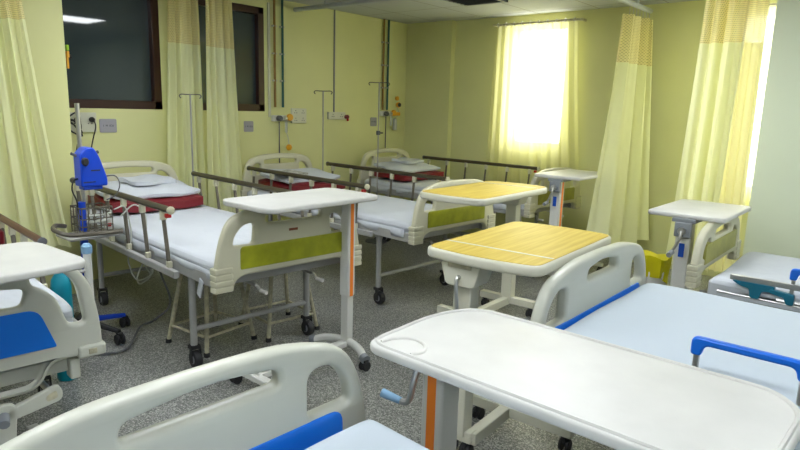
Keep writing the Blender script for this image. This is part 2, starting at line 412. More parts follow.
curtain('sheer yellow curtain glowing in front of the bright back window', [(-3.42, YB-.10), (-2.55, YB-.10)], [(-3.46, YB-.10), (-2.40, YB-.10)], 2.16, .62, 9, .022, 2.0, 7, net=False, m='sheer')
curtain('sheer white curtain strip at the window behind the right pillar', [(-1.28, YB-.10), (-.9, YB-.10)], [(-1.30, YB-.10), (-.9, YB-.10)], 2.16, .62, 4, .02, 2.0, 8, net=False, m='sheer')
rod = thing('curtain_rod', 'thin rod with rings holding the sheer curtain on the back wall', 'curtain rod', (-2.98, YB-.10, 2.175))
MB().tube([(-.48, 0, 0), (.47, 0, 0)], .011).build('rod', M['cream_metal'], rod)
for i in range(10): MB().tube([(-.42+i*.09, .02*math.cos(a*PI/5), .018*math.sin(a*PI/5)) for a in range(10)], .004, 5, closed=True).build('ring', M['steel'], rod)
for s in (-.46, .45): MB().box((s, .05, 0), (.02, .1, .02)).build('bracket', M['cream_metal'], rod)
rod = thing('curtain_rod', 'short curtain rod at the window behind the right pillar', 'curtain rod', (-1.06, YB-.10, 2.175))
MB().tube([(-.3, 0, 0), (.27, 0, 0)], .011).build('rod', M['cream_metal'], rod)
for s in (-.28, .26): MB().box((s, .05, 0), (.02, .1, .02)).build('bracket', M['cream_metal'], rod)

# ------------------------------------------------------------------ beds
def sym(half):
    """half outline listed from top centre to bottom centre on +v; returns the closed outline"""
    return [p for p in half]+[(-p[0], p[1], p[2]) for p in reversed(half) if abs(p[0]) > 1e-6]
def board_A(name, parent, x, hw, T, panel, slotw=.16, badge=False):
    k = hw/.43
    half = [(0, T+.006, .2), (.22*k, T-.004, .1), (.35*k, T-.045, .10), (.395*k, T-.15, .1), (.425*k, T-.30, .05), (.43*k, .49, .015), (.335*k, .49, .015), (.325*k, .535, .03), (.28*k, .555, .03)]
    out = rpoly(sym(half), 6)
    holes = []
    for s in (1, -1):
        h = [(.215*k, T-.075, .03), (.28*k, T-.08, .05), (.325*k, T-.13, .03), (.335*k, T-.175, .02), (.225*k, T-.175, .02)]
        hp = rpoly([(s*a, b, c) for a, b, c in h]); holes.append(hp)
    holes.append(rpoly([(-slotw, T-.085, .02), (-slotw-.005, T-.05, .02), (0, T-.038, .1), (slotw+.005, T-.05, .02), (slotw, T-.085, .02)]))
    b = plate(name, out, holes, .04, .012, M['cream'], parent, off=x, loc=None)
    if panel: plate('colour_panel', rpoly([(-.30*k, .585, .01), (-.30*k, .692, .02), (.30*k, .692, .02), (.30*k, .585, .01)]), [], .046, .003, M[panel], b, off=x)
    for s in (1, -1):
        m = MB()
        for i in range(4): m.box((x, s*.385*k, .505+i*.029), (.054, .090, .026))
        m.box((x, s*.385*k, .55), (.048, .084, .11))
        m.build('corner_bumper', M['cream'], b, bevel=.005)
    if badge: MB().box((x+.021, -.01, T-.13), (.003, .05, .012)).build('badge', M['brownink'], b)
    return b
def board_B(name, parent, x, hw, T, slotw=.175, deep=False, panel='bluep', sc_=0):
    k = hw/.45; z = lambda h: (T-(.82-h)) if not deep else (h if h < .6 else h-(.82-T)*(h-.6)/.22)
    half = [(0, z(.820), .2), (.22*k, z(.812), .1), (.37*k, z(.768), .09), (.425*k, z(.66), .08), (.45*k, z(.50), .05), (.455*k, z(.385), .02), (.45*k, z(.37), .01)]
    half += [(.27*k, .37, .03), (.22*k, .275, .05)] if deep else [(.32*k, z(.37), .03), (.28*k, z(.32), .04)]
    out = rpoly(sym(half), 6); holes = []
    for s in (1, -1):
        if deep: h = [(.22*k, z(.755), .02), (.32*k, z(.755), .05), (.37*k, z(.68), .05), (.395*k, .50, .02), (.335*k, .50, .03), (.30*k, z(.63), .05), (.22*k, z(.70), .02)]
        else: h = [(.262*k, z(.732), .035), (.33*k, z(.734), .05), (.378*k, z(.675), .03), (.388*k, z(.615), .02), (.262*k, z(.615), .02)]
        holes.append(rpoly([(s*a, b, c) for a, b, c in h]))
    holes.append(rpoly([(a+sc_, b, c) for a, b, c in ([(-.18, .60, .02), (-.20, .665, .03), (0, .685, .1), (.20, .665, .03), (.18, .60, .02), (0, .605, .1)] if deep else [(-slotw-.005, z(.726), .025), (-slotw-.0, z(.765), .02), (0, z(.787), .15), (slotw, z(.765), .02), (slotw+.005, z(.726), .025)])]))
    b = plate(name, out, holes, .045, .014, M['ivory'], parent, off=x)
    if deep: plate('colour_panel', rpoly([(-.29*k, .43, .01), (-.235*k, .585, .04), (.235*k, .585, .04), (.29*k, .43, .01)]), [], .051, .003, M[panel], b, off=x)
    else: plate('colour_panel', rpoly([(-.36*k, z(.40), .01), (-.36*k, z(.607), .04), (.36*k, z(.607), .04), (.36*k, z(.40), .01)]), [], .051, .003, M[panel], b, off=x)
    for s in (1, -1): MB().box((x, s*.41*k, z(.385)), (.07, .10, .05)).build('corner_bumper', M['ivory'], b, bevel=.01)
    if deep:
        MB().box((x+.036, .41*k, z(.385)), (.004, .03, .022)).build('fixing_plate', M['cream_metal'], b, bevel=.004)
    return b
def caster(parent, x, y, r=.045, zt=.12):
    f = MB().box((x, y, zt-.012), (.045, .05, .02)).box((x+.012, y+.024, .07), (.03, .004, .08)).box((x+.012, y-.024, .07), (.03, .004, .08)).build('caster', M['black'], parent, bevel=.003)
    MB().lathe([(.01, -.018), (r*.93, -.018), (r, -.012), (r, .012), (r*.93, .018), (.01, .018)], (x+.015, y, r), 18, 'y').build('wheel', M['black'], f)
    MB().lathe([(.004, -.0195), (r*.5, -.0195), (r*.5, .0195), (.004, .0195)], (x+.015, y, r), 14, 'y').build('hub', M['grey_pl'], f)
def bar_rail(parent, u0, u1, v, zr, n, mt='bronze', zb=.53, endcap='cream', lean=.06):
    """fold-down rail: handrail, posts with brackets, lower bar"""
    r = MB().tube([(u0, v, zr), (u1, v, zr)], .0185, 10, ell=.9).build('side_rail', M[mt], parent)
    sg = 1 if v > 0 else -1
    MB().lathe([(.004, -.008), (.02, -.006), (.02, .004), (.012, .008)], (u1+.004, v, zr), 12, 'x').build('end_cap', M[endcap], r)
    MB().lathe([(.012, -.008), (.02, -.004), (.02, .006), (.004, .008)], (u0-.006, v, zr), 12, 'x').build('end_cap', M['darkgrey'], r)
    MB().box(((u0+u1)/2+.04, v+sg*.012, zb-.03), (u1-u0+.06, .028, .035)).build('lower_bar', M['grey_metal'], r, bevel=.004)
    for i in range(n):
        u = u0+.07+(u1-u0-.16)*i/(n-1)
        MB().tube([(u, v, zr-.02), (u+lean, v, zb)], .011, 8, ell=.7).build('rail_post', M['post'], r)
        MB().box((u+.003, v, zr-.035), (.03, .028, .05)).build('bracket', M['cream'], r, bevel=.005)
        MB().box((u+lean, v, zb), (.028, .026, .035)).build('bracket', M['cream'], r, bevel=.005)
    MB().box((u1-.03, v, zr-.03), (.02, .03, .022)).build('release_catch', M['red'], r, bevel=.004)
    return r
def frame_and_legs(t, L, hw, zf=.52, legv=.35, legs=True, mt='grey_metal', lu=.37):
    f = MB()
    for s in (1, -1): f.box((-L/2, s*(hw-.055), zf), (L-.06, .03, .06))
    for u in (-.08, -.37, -.9, -1.45, -L+.08): f.box((u, 0, zf-.005), (.035, 2*hw-.12, .035))
    f.box((-L/2, 0, zf+.02), (L-.08, 2*hw-.16, .012))
    fr = f.build('bed_frame', M[mt], t, bevel=.004)
    if legs:
        for u in (-lu, -L+lu):
            for s in (1, -1):
                lg = MB().tube([(u, s*legv, .11), (u, s*legv, zf-.02)], .018, 10).build('leg', M[mt], t)
                caster(lg, u, s*legv)
            MB().tube([(u, -legv, .20), (u, legv, .20)], .014, 8).build('cross_tube', M[mt], t)
    return fr
def crank(t, v, z, big=False):
    if big:
        c = MB().tube([(-.3, v, z), (.02, v, z)], .011).build('crank', M['steel'], t)
        MB().prism(rpoly([(-.035, .03, .03), (.035, .03, .03), (.022, -.115, .02), (-.022, -.115, .02)]), .0, .022).build('crank_arm', M['ivory'], c, bevel=.004)
    else:
        c = MB().tube([(-.3, v, z), (-.06, v, z)], .009).tube([(-.06, v, z), (-.06, v+.02, z-.03)], .008).build('crank', M['steel'], t)
        MB().tube([(-.06, v+.02, z-.03), (-.01, v+.024, z-.032)], .010).build('crank_handle', M['whitetop'], c)
    return c
def mattress(name, label, loc, rz, u0, u1, hw, z0, z1, m='linen', group=None, drape=.03, r=.035):
    """sheeted mattress, soft rounded slab with gentle dips"""
    t = thing(name, label, 'mattress', loc, rz, group)
    bm = bmesh.new(); nx, ny, nz = 36, 18, 4; L_, W_ = u1-u0, 2*hw
    rnd = random.Random(len(label)); ph = [rnd.uniform(0, 6) for _ in range(6)]
    bmesh.ops.create_cube(bm, size=1)
    bmesh.ops.subdivide_edges(bm, edges=bm.edges[:], cuts=15, use_grid_fill=True)
    for v_ in bm.verts:
        x, y, z = [math.copysign((1-(1-min(1, abs(2*q)))**1.9)/2, q) for q in v_.co]
        X = x*L_; Y = y*W_; Z = z*(z1-z0)
        # superellipse rounding of the edges
        ex = max(0, abs(X)-(L_/2-r)); ey = max(0, abs(Y)-(W_/2-r)); e = math.sqrt(ex*ex+ey*ey)
        if e > r:
            k = r/e; X = math.copysign(L_/2-r+ex*k, X) if ex else X; Y = math.copysign(W_/2-r+ey*k, Y) if ey else Y
        dz = 0
        if Z > 0: dz = -(r-math.sqrt(max(0, r*r-min(e, r)**2)))*.9+.004*math.sin(X*6+ph[0])*math.sin(Y*7+ph[1])+.003*math.sin(X*11+Y*9+ph[2])
        v_.co = ((u0+u1)/2+X, Y, (z0+z1)/2+Z+dz)
    me = bpy.data.meshes.new('sheeted_body'); bm.to_mesh(me); bm.free()
    o = finish('sheet', me, M[m], t); s = o.modifiers.new('sub', 'SUBSURF'); s.levels = 1; s.render_levels = 1
    # sheet hem hanging over the sides
    if drape:
        for sgn in (1, -1):
            bm = bmesh.new(); rows = []
            for i in range(49):
                X = u0+.05+(L_-.1)*i/48; lo = z0-drape*(.6+.4*math.sin(X*5+ph[3]+sgn)); y_ = sgn*(hw+.003)
                rows.append([bm.verts.new((X, y_+sgn*.006*math.sin(X*22+ph[4])*q, z1-.045+(lo-z1+.045)*q)) for q in (0, .5, 1)])
            for a, b in zip(rows, rows[1:]):
                for k in range(2): bm.faces.new((a[k], b[k], b[k+1], a[k+1]))
            me = bpy.data.meshes.new('sheet_hem'); bm.to_mesh(me); bm.free(); h = finish('sheet_hem', me, M[m], t)
            sm = h.modifiers.new('sol', 'SOLIDIFY'); sm.thickness = .003
    return t
def soft(name, mt, label, cat, loc, dims, rz=0, tilt=0, group=None, puff=.5, sag=0, seed=0):
    bm = bmesh.new(); bmesh.ops.create_cube(bm, size=1); bmesh.ops.subdivide_edges(bm, edges=bm.edges[:], cuts=11, use_grid_fill=True)
    rnd = random.Random(seed); ph = [rnd.uniform(0, 6) for _ in range(4)]
    for v_ in bm.verts:
        x, y, z = v_.co*2; ed = max(abs(x), abs(y))
        t_ = max(0, 1-ed**4*puff)*(1 if puff < 1 else 1)
        zz = z*max(.12, t_)
        rr = 1-.06*(abs(x*y))
        v_.co = (x*rr*dims[0]/2+.012*math.sin(y*4+ph[3]), y*rr*dims[1]/2+.014*math.sin(x*3.5+ph[2]), zz*dims[2]/2+.09*dims[2]*math.sin(x*5+ph[0])*math.sin(y*6+ph[1])+.004*math.sin(x*3+y*4+ph[2])*(1 if z > 0 else .3))
    me = bpy.data.meshes.new(name); bm.to_mesh(me); bm.free(); o = finish(name, me, M[mt]); o.modifiers.new('s', 'SUBSURF').levels = 1
    o.location = loc; o.rotation_euler = (0, tilt, rz); return tag(o, label, cat, group)
def loc2(bx, by, a, u, v):
    a = R(a); return (bx+u*math.cos(a)-v*math.sin(a), by+u*math.sin(a)+v*math.cos(a))

BG = 'ward beds'; MG = 'white sheeted mattresses'
LB = 2.04
def bed_A(label, x, y, a, T=.872, panel='greenp', near=True, far=True, headT=.905, lean=-.02):
    t = thing('hospital_bed', label, 'hospital bed', (x, y, 0), R(a), BG)
    board_A('footboard', t, 0, .43, T, panel, badge=True)
    board_A('headboard', t, -LB, .40, headT, None, slotw=.17)
    frame_and_legs(t, LB, .43)
    if near: bar_rail(t, -1.87, -.43, -.417, .81, 6, lean=lean)
    if far: bar_rail(t, -1.87, -.43, .417, .81, 6, lean=lean)
    crank(t, -.17, .47); crank(t, .17, .47)
    return t
bed_A('cream bed with green foot panel and two bronze rails, standing beside the blue warming unit', -2.287, 1.900, -5.0, lean=.05)
bed_A('cream bed with green foot panel partly under the smaller wood topped table', -2.327, 3.335, -4.0)
bed_A('cream bed with dull foot panel standing farthest back, in the corner along the back wall', -2.327, 4.795, -3.5, panel='olivep', near=False)
b1_ = [o for o in sc.objects if o.get('label', '').startswith('cream bed with green foot panel and two')][0]
MB().box((-.17, -.405, .475), (.035, .006, .10), rx=R(4), ry=R(28)).build('strap', M['linen'], b1_)
mattress('mattress', 'white sheeted mattress on the bed beside the blue warming unit', (-2.287, 1.900, 0), R(-5), -1.99, -.05, .385, .545, .615, group=MG)
mattress('mattress', 'white sheeted mattress on the middle bed of the left row', (-2.327, 3.335, 0), R(-4), -1.99, -.05, .385, .545, .615, group=MG)
mattress('mattress', 'white sheeted mattress on the bed in the far corner', (-2.327, 4.795, 0), R(-3.5), -1.99, -.05, .385, .545, .615, group=MG)
# bedding on the three far beds
PG = 'white pillows'; UG = 'maroon cushions'; FG = 'folded white sheets'
for (bx, by, a, who, du) in ((-2.287, 1.900, -5, 'bed beside the blue warming unit', 0), (-2.327, 3.335, -4, 'middle bed of the left row', 0), (-2.327, 4.795, -3.5, 'bed in the far corner', 0)):
    p = loc2(bx, by, a, -1.70, 0); soft('cushion', 'maroon', 'maroon cushion under the white pillow on the '+who, 'cushion', (p[0], p[1], .668), (.48, .66, .09), R(a), R(2), UG, puff=.35, seed=int(-bx*100))
    p = loc2(bx, by, a, -1.73, 0); soft('pillow', 'linen', 'white pillow on the maroon cushion of the '+who, 'pillow', (p[0], p[1], .738), (.44, .62, .085), R(a), R(5), PG, puff=.75, seed=int(by*100))
    if who != 'middle bed of the left row':
        p = loc2(bx, by, a, -1.74, .02); soft('folded_sheet', 'linen', 'folded white sheet lying on the pillow of the '+who, 'folded sheet', (p[0], p[1], .800), (.22, .32, .034), R(a+12), R(5), FG, puff=.3, seed=3)
p = loc2(-2.327, 3.335, -4, -1.52, -.15); soft('folded_cloth', 'pattern', 'grey patterned cloth lying on the pillow end of the middle left bed', 'cloth', (p[0]-.10, p[1]-.03, .778), (.22, .28, .035), R(20), R(5), puff=.7, seed=9)

# leftmost bed (blue panel)
t0 = thing('hospital_bed', 'ivory bed with blue foot panel at the left edge, under a white overbed table', 'hospital bed', (-2.38, .540, 0), R(-5), BG)
board_B('footboard', t0, 0, .44, .765, deep=True); board_B('headboard', t0, -LB, .43, .80)
frame_and_legs(t0, LB, .43, zf=.447, lu=.5); bar_rail(t0, -1.87, -.60, .415, .70, 6, mt='darkred_rail', zb=.48, endcap='darkgrey')
MB().box((-.06, 0, .33), (.05, .74, .06)).build('foot_beam', M['ivory'], t0, bevel=.006)
MB().box((-.03, .345, .315), (.06, .035, .08)).build('foot_beam_end', M['ivory'], t0, bevel=.006)
for v_, z_ in ((.09, .23), (.245, .262)):
    c = MB().tube([(-.3, v_, z_), (.03, v_, z_)], .012).build('crank', M['steel'], t0)
    if v_ > .2:
        MB().prism(rpoly([(v_+.03, z_+.035, .03), (v_+.04, z_-.03, .03), (v_-.14, z_-.06, .02), (v_-.15, z_-.02, .02)]), .03, .055, 'x').build('crank_arm', M['ivory'], c, bevel=.004)
        MB().prism(rpoly([(v_+.015, z_+.015, .01), (v_+.018, z_-.015, .01), (v_-.02, z_-.022, .01), (v_-.02, z_-.0, .01)]), .055, .058, 'x').build('crank_inset', M['cream_metal'], c)
    else:
        MB().prism(rpoly([(v_-.045, z_+.04, .04), (v_+.045, z_+.04, .04), (v_+.025, z_-.17, .02), (v_-.025, z_-.17, .02)]), .03, .055, 'x').build('crank_arm', M['ivory'], c, bevel=.004)
        MB().tube([(.055, v_, z_), (.10, v_-.01, z_-.01)], .018, 10).build('crank_handle', M['grey_pl'], c)
pst = MB().tube([(-.28, .50, .30), (-.28, .50, .70)], .017, 10).build('rail_end_post', M['white_metal'], t0)
MB().lathe([(.02, 0), (.022, .01), (.022, .03), (.012, .042)], (-.28, .50, .695), 12).build('post_cap', M['lblue'], pst)
MB().tube([(-.28, .455, .62), (-.28, .50, .62)], .008).build('post_link', M['steel'], pst)
mattress('mattress', 'white sheeted mattress on the leftmost bed', (-2.38, .555, 0), R(-5), -1.99, -.05, .36, .475, .56, group=MG, drape=0)
p = loc2(-2.38, .555, -5, -1.5, .03); soft('cushion', 'maroon', 'maroon cushion seen through the footboard opening of the leftmost bed', 'cushion', (p[0], p[1], .615), (.55, .74, .11), R(-5), 0, UG, puff=.35, seed=5)

# right row, beds seen from inside their footboards (length runs +x)
def blue_handle(t, u0, u1, v, zt, zb=.5, posts='steel', name='side_rail'):
    h = rpoly([(u0-.011, zt-.045, .01), (u0-.011, zt+.010, .02), (u1+.011, zt+.010, .02), (u1+.011, zt-.045, .01), (u1-.017, zt-.045, .01), (u1-.024, zt-.012, .02), (u0+.024, zt-.012, .02), (u0+.017, zt-.045, .01)])
    r = MB().prism(h, v-.012, v+.012).build(name, M['blue'], t, bevel=.006)
    for u in (u0+.005, u1-.005):
        MB().tube([(u, v, zt-.03), (u, v, zb)], .009, 8).build('rail_post', M['steel'], r)
        MB().lathe([(.003, -.002), (.006, -.001), (.006, .001), (.003, .002)], (u, v-.016, zt-.04), 8, 'y').build('rivet', M['darkgrey'], r)
    MB().tube([(u0-.05, v, zb+.01), (u1+.05, v, zb+.01)], .012, 8).build('lower_bar', M['steel'], r)
    return r
def bed_R(label, x, y, a, kind, hw, T, panel='bluep', slotw=.175, mt='grey_metal', sc_=0):
    t = thing('hospital_bed', label, 'hospital bed', (x, y, 0), R(a+180), BG)   # local -x is the length
    if kind == 'B': board_B('footboard', t, 0, hw, T, slotw=slotw, panel=panel, sc_=sc_); board_B('headboard', t, -LB, hw, T+.04)
    else: board_A('footboard', t, 0, hw, T, panel); board_A('headboard', t, -LB, hw, T+.03, None)
    frame_and_legs(t, LB, hw-.02, zf=.447, lu=.42)
    return t
b4 = bed_R('ivory bed with blue footboard panel nearest the camera at the bottom left', -1.05, .61, -2.5, 'B', .485, .805, sc_=-.025)
b5 = bed_R('ivory bed with narrow blue panel and wide white mattress, middle of the right row', -.90, 2.285, 0, 'B', .54, .815, slotw=.145)
b6 = bed_R('cream bed with olive foot panel at the right, in front of the green pillar', -.785, 3.66, 0, 'A', .475, .795, panel='olivep')
blue_handle(b5, -.755, -.485, .46, .705, .5)
blue_handle(b6, -.86, -.42, .455, .66, .5)
r6 = MB().tube([(-.12, .45, .50), (-.95, .45, .49)], .012, 8).build('rail_bar', M['steel'], b6)
MB().box((-.42, .462, .585), (.50, .016, .026)).build('folded_bar', M['steel'], r6, bevel=.003)
MB().prism(rpoly([(-.18, .572, .01), (-.36, .572, .01), (-.36, .545, .01), (-.31, .54, .01), (-.30, .50, .01), (-.265, .50, .01), (-.255, .545, .01), (-.22, .55, .01)]), .445, .475).build('rail_bracket', M['teal'], r6, bevel=.003)
MB().prism(rpoly([(-.34, .56, .01), (-.44, .55, .01), (-.44, .50, .01), (-.41, .50, .01), (-.40, .53, .01), (-.34, .54, .01)]), .45, .478).build('rail_bracket', M['teal'], r6, bevel=.003)
mattress('mattress', 'white sheeted mattress corner nearest the camera at the bottom', (-1.05, .635, 0), PI+R(-2.5), -1.99, -.07, .41, .475, .575, group=MG, drape=0, r=.018, m='linen2')
mattress('mattress', 'wide pale mattress on the middle bed of the right row', (-.90, 2.27, 0), PI, -1.99, -.035, .46, .475, .607, group=MG, drape=0, r=.022, m='linen2')
mattress('mattress', 'white sheeted mattress on the bed in front of the right pillar', (-.785, 3.64, 0), PI, -1.99, -.07, .44, .475, .56, group=MG, drape=0)

# ------------------------------------------------------------------ overbed tables
def small_caster(parent, x, y, r=.026, top=.07):
    f = MB().box((x, y, top-.008), (.03, .03, .012)).box((x, y, .05), (.034, .012, .03)).build('caster', M['black'], parent, bevel=.002)
    for s in (-.014, .014): MB().lathe([(.004, -.007), (r*.9, -.007), (r, -.004), (r, .004), (r*.9, .007), (.004, .007)], (x, y+s, r), 14, 'y').build('wheel', M['black'], f)
def table_white(label, x, y, rz, Z, L=.74, W=.40, side=1, stripe=True, cr='grey', grip=False, shape='bow', group='white topped overbed tables', coff=.05, cw=1, boff=0):
    """long axis local x; the column stands at the side*L/2 end"""
    t = thing('overbed_table', label, 'overbed table', (x, y, 0), rz, group); l, w_ = L/2, W/2
    if shape == 'bow': pts = [(-l, -w_*.72, .07), (-l*.93, -w_, .05), (l*.93, -w_, .05), (l, -w_*.72, .07), (l, w_*.72, .07), (l*.93, w_, .05), (-l*.93, w_, .05), (-l, w_*.72, .07)]
    elif shape == 'rect': pts = [(-l, -w_, .025), (l, -w_, .025), (l, w_, .025), (-l, w_, .025)]
    else: pts = [(-l, -w_*.98, .05), (l*.88, -w_, .16), (l*1.02, -w_*.55, .10), (l*1.035, w_*.62, .10), (l*.9, w_, .12), (-l*.9, w_, .10), (-l*1.03, w_*.35, .12)]
    top = plate('tabletop', rpoly(pts, 7), [], .026, .008, M['whitetop'], t, plane='xy', off=Z-.013)
    if grip:
        inner = [(a*.972, b*.945, r) for a, b, r in pts]
        P = rpoly(inner, 6); MB().tube([(a, b, Z+.0008) for a, b in P], .005, 6, closed=True).build('rim', M['whitetop'], top)
        MB().tube(smoothpath([(-.398, -.185, Z+.001), (-.39, -.150, Z+.001), (-.370, -.125, Z+.001), (-.342, -.116, Z+.001), (-.305, -.13, Z+.001), (-.284, -.165, Z+.001), (-.295, -.195, Z+.001)], 6), .005, 8).build('grip_ridge', M['whitetop'], top)
    cx = side*(l-coff)
    MB().box((cx-side*.02, 0, Z-.036), (.16, .12, .022)).build('mount', M[cr+'_pl'] if cr == 'grey' else M['white_metal'], t, bevel=.003)
    c1 = MB().box((cx, 0, .09+(Z-.05-.09)/2), (.058*cw, .066*cw, Z-.05-.09)).build('column', M['white_metal'], t, bevel=.006)
    MB().box((cx, 0, (Z+.30)/2), (.07*cw, .08*cw, Z-.05-.34)).build('sleeve', M['white_metal'], c1, bevel=.008)
    if stripe:
        for s in (1, -1): MB().box((cx, s*.0405*cw, (Z+.30)/2), (.028*cw, .002, Z-.05-.345)).build('stripe', M['orange'], c1)
    if cr == 'grey':
        MB().box((cx+side*.05, 0, Z-.085), (.03, .085, .08)).build('bracket', M['grey_pl'], c1, bevel=.006)
        k = MB().lathe([(.004, -.01), (.02, -.01), (.02, .012), (.004, .012)], (cx+side*.075, 0, Z-.09), 14, 'x').build('crank', M['steel'], t)
        MB().tube(smoothpath([(cx+side*.09, 0, Z-.09), (cx+side*.10, .0, Z-.13), (cx+side*.10, -.03*side, Z-.20)], 4), .008).build('crank_arm', M['steel'], k)
        MB().tube([(cx+side*.10, -.03*side, Z-.205), (cx+side*.15, -.03*side, Z-.215)], .014, 10).build('crank_handle', M['grey_pl'], k)
        MB().box((cx+side*.041, 0, Z-.20), (.002, .028, .075)).build('label', M['label_blue'], c1)
    if True:
        cu = MB().tube(smoothpath([(cx-side*.06, -.185, .065), (cx-side*.03, -.12, .085), (cx, 0, .09), (cx-side*.03, .12, .085), (cx-side*.06, .185, .065)], 4), .022, 10).build('foot_tube', M['white_metal'], t)
        for s in (1, -1):
            MB().tube([(cx-side*.058, s*.18, .066), (cx-side*.066, s*.21, .06)], .025, 10).build('foot_cap', M['teal'] if False else M['grey_pl'], cu)
            small_caster(cu, cx-side*.064, s*.198, top=.062)
        MB().box((cx-side*.3, boff, .08), (.6, .05, .03)).build('base_beam', M['white_metal'], t, bevel=.005)
        MB().box((cx-side*.6, boff, .08), (.04, .34, .03)).build('cross_bar', M['white_metal'], t, bevel=.005)
        for s in (1, -1): small_caster(t, cx-side*.6, boff+s*.15, top=.066)
    return t
def table_wood(label, x, y, rz, Z, L=.74, W=.46, side=-1, span=.48, cy=0, wn=.40):
    t = thing('overbed_table', label, 'overbed table', (x, y, 0), rz, 'wood topped overbed tables'); l, w_ = L/2, W/2
    def shp(k, m_):
        a, b = l-m_, w_-m_
        bowl = lambda s: [(s*a*.955, -s*b, .05*k), (s*a*1.02, -s*b*.35, .12), (s*a*1.02, s*b*.35, .12), (s*a*.955, s*b, .05*k)]
        return rpoly(bowl(1)+bowl(-1), 6)
    top = plate('tabletop', shp(1, 0), [], .04, .012, M['cream2'], t, plane='xy', off=Z-.02)
    plate('wood_inlay', shp(.8, .012), [], .004, .0008, M['wood'], top, plane='xy', off=Z+.0005)
    xs_ = side*(l-.16); MB().box((xs_, 0, Z+.0028), (.012, W-.03, .002)).build('divider_line', M['cream2'], top)
    cx = side*(l-.075)
    MB().prism(rpoly([(cy-.085, Z-.045, .01), (cy+.085, Z-.045, .01), (cy+.06, Z-.13, .02), (cy-.06, Z-.13, .02)]), cx-.055, cx+.055, 'x').build('bracket', M['cream2'], t, bevel=.005)
    MB().box((cx-side*.09, cy, Z-.05), (.30, .10, .018)).build('mount', M['cream_metal'], t, bevel=.003)
    MB().box((cx, cy, .09+(Z-.14)/2), (.065, .075, Z-.14)).build('column', M['cream2'], t, bevel=.005)
    k = MB().tube(smoothpath([(cx+side*.05, cy, Z-.09), (cx+side*.075, cy, Z-.10), (cx+side*.08, cy-.01, Z-.2), (cx+side*.085, cy-.02, Z-.28)], 4), .007).build('crank', M['steel'], t)
    MB().tube([(cx+side*.085, cy-.02, Z-.28), (cx+side*.13, cy-.02, Z-.285)], .011).build('crank_handle', M['cream2'], k)
    MB().box((cx-side*span/2, cy*.25, .085), (span+.02, .045, .05)).build('base_beam', M['cream2'], t, bevel=.004)
    for q, wd in ((cx, wn), (cx-side*span, .46)):
        cb = MB().box((q, (cy if q == cx else -cy*.6), .09), (.05, wd, .045)).build('cross_bar', M['cream2'], t, bevel=.004)
        for s in (1, -1): small_caster(cb, q, (cy if q == cx else -cy*.6)+s*(wd/2-.03), top=.074)
    return t
table_white('large white overbed table in the foreground, filling the lower right', -.543, 1.240, R(-1.0), .765, L=.865, W=.435, side=-1, grip=True, shape='big', cr='white', coff=.085)
k6 = None
table_white('white overbed table standing over the foot of the bed beside the warming unit', -2.222, 1.915, R(90), .902, L=.70, W=.385, side=1, cr='white', cw=.78)
table_white('square cornered white overbed table by the right pillar curtain', -.915, 3.76, R(90), .82, L=.64, W=.395, side=-1, shape='rect', stripe=False)
table_white('small white overbed table with orange striped column beneath the bright back window', -2.085, 4.60, R(90), .865, L=.62, W=.38, side=-1, shape='rect')
table_white('white overbed table lying across the leftmost bed', -2.28, .48, R(93), .80, L=.74, W=.46, side=-1, cr='white')
table_wood('wood topped overbed table in the middle aisle, the larger one in view', -1.168, 2.17, R(93), .822, L=.78, W=.475, side=-1, span=.29, cy=.075, wn=.13)
table_wood('wood topped overbed table over the foot of the middle left bed', -1.975, 3.15, R(92), .865, L=.86, W=.44, side=1)
# winding crank of the foreground table (blue grip)
fg = [o for o in sc.objects if o.get('label', '').startswith('large white overbed')][0]
k = MB().tube(smoothpath([(-.36, .0, .70), (-.385, -.03, .69), (-.40, -.05, .62), (-.41, -.06, .56), (-.44, -.07, .555)], 5), .009).build('crank', M['steel'], fg)
MB().tube([(-.43, -.068, .556), (-.488, -.078, .563)], [.010, .013], 10).build('crank_handle', M['lblue'], k)

# ------------------------------------------------------------------ stools under the bed beside the warming unit
def stool(label, x, y, rz):
    t = thing('stool', label, 'stool', (x, y, 0), rz, 'cream metal stools')
    MB().lathe([(.02, .455), (.15, .455), (.155, .465), (.15, .478), (.02, .48)], seg=24).build('seat', M['grey_metal'], t)
    for sx in (1, -1):
        for sy in (1, -1):
            lg = MB().tube([(sx*.165, sy*.165, .012), (sx*.10, sy*.10, .455)], .012, 8).build('leg', M['cream_metal'], t)
            MB().lathe([(.013, 0), (.017, .0), (.016, .02), (.01, .022)], (sx*.166, sy*.166, 0), 10).build('foot', M['black'], lg)
    q = .152
    for a, b in (((q, q), (q, -q)), ((q, -q), (-q, -q)), ((-q, -q), (-q, q)), ((-q, q), (q, q))):
        MB().tube([(*a, .10), (*b, .10)], .008, 6).build('stretcher', M['cream_metal'], t)
    return t
stool('cream metal stool under the near side of the bed beside the warming unit', -2.93, 1.84, R(6))
stool('cream metal stool under the far side of the same bed, farther from the camera', -2.83, 2.24, R(-8))

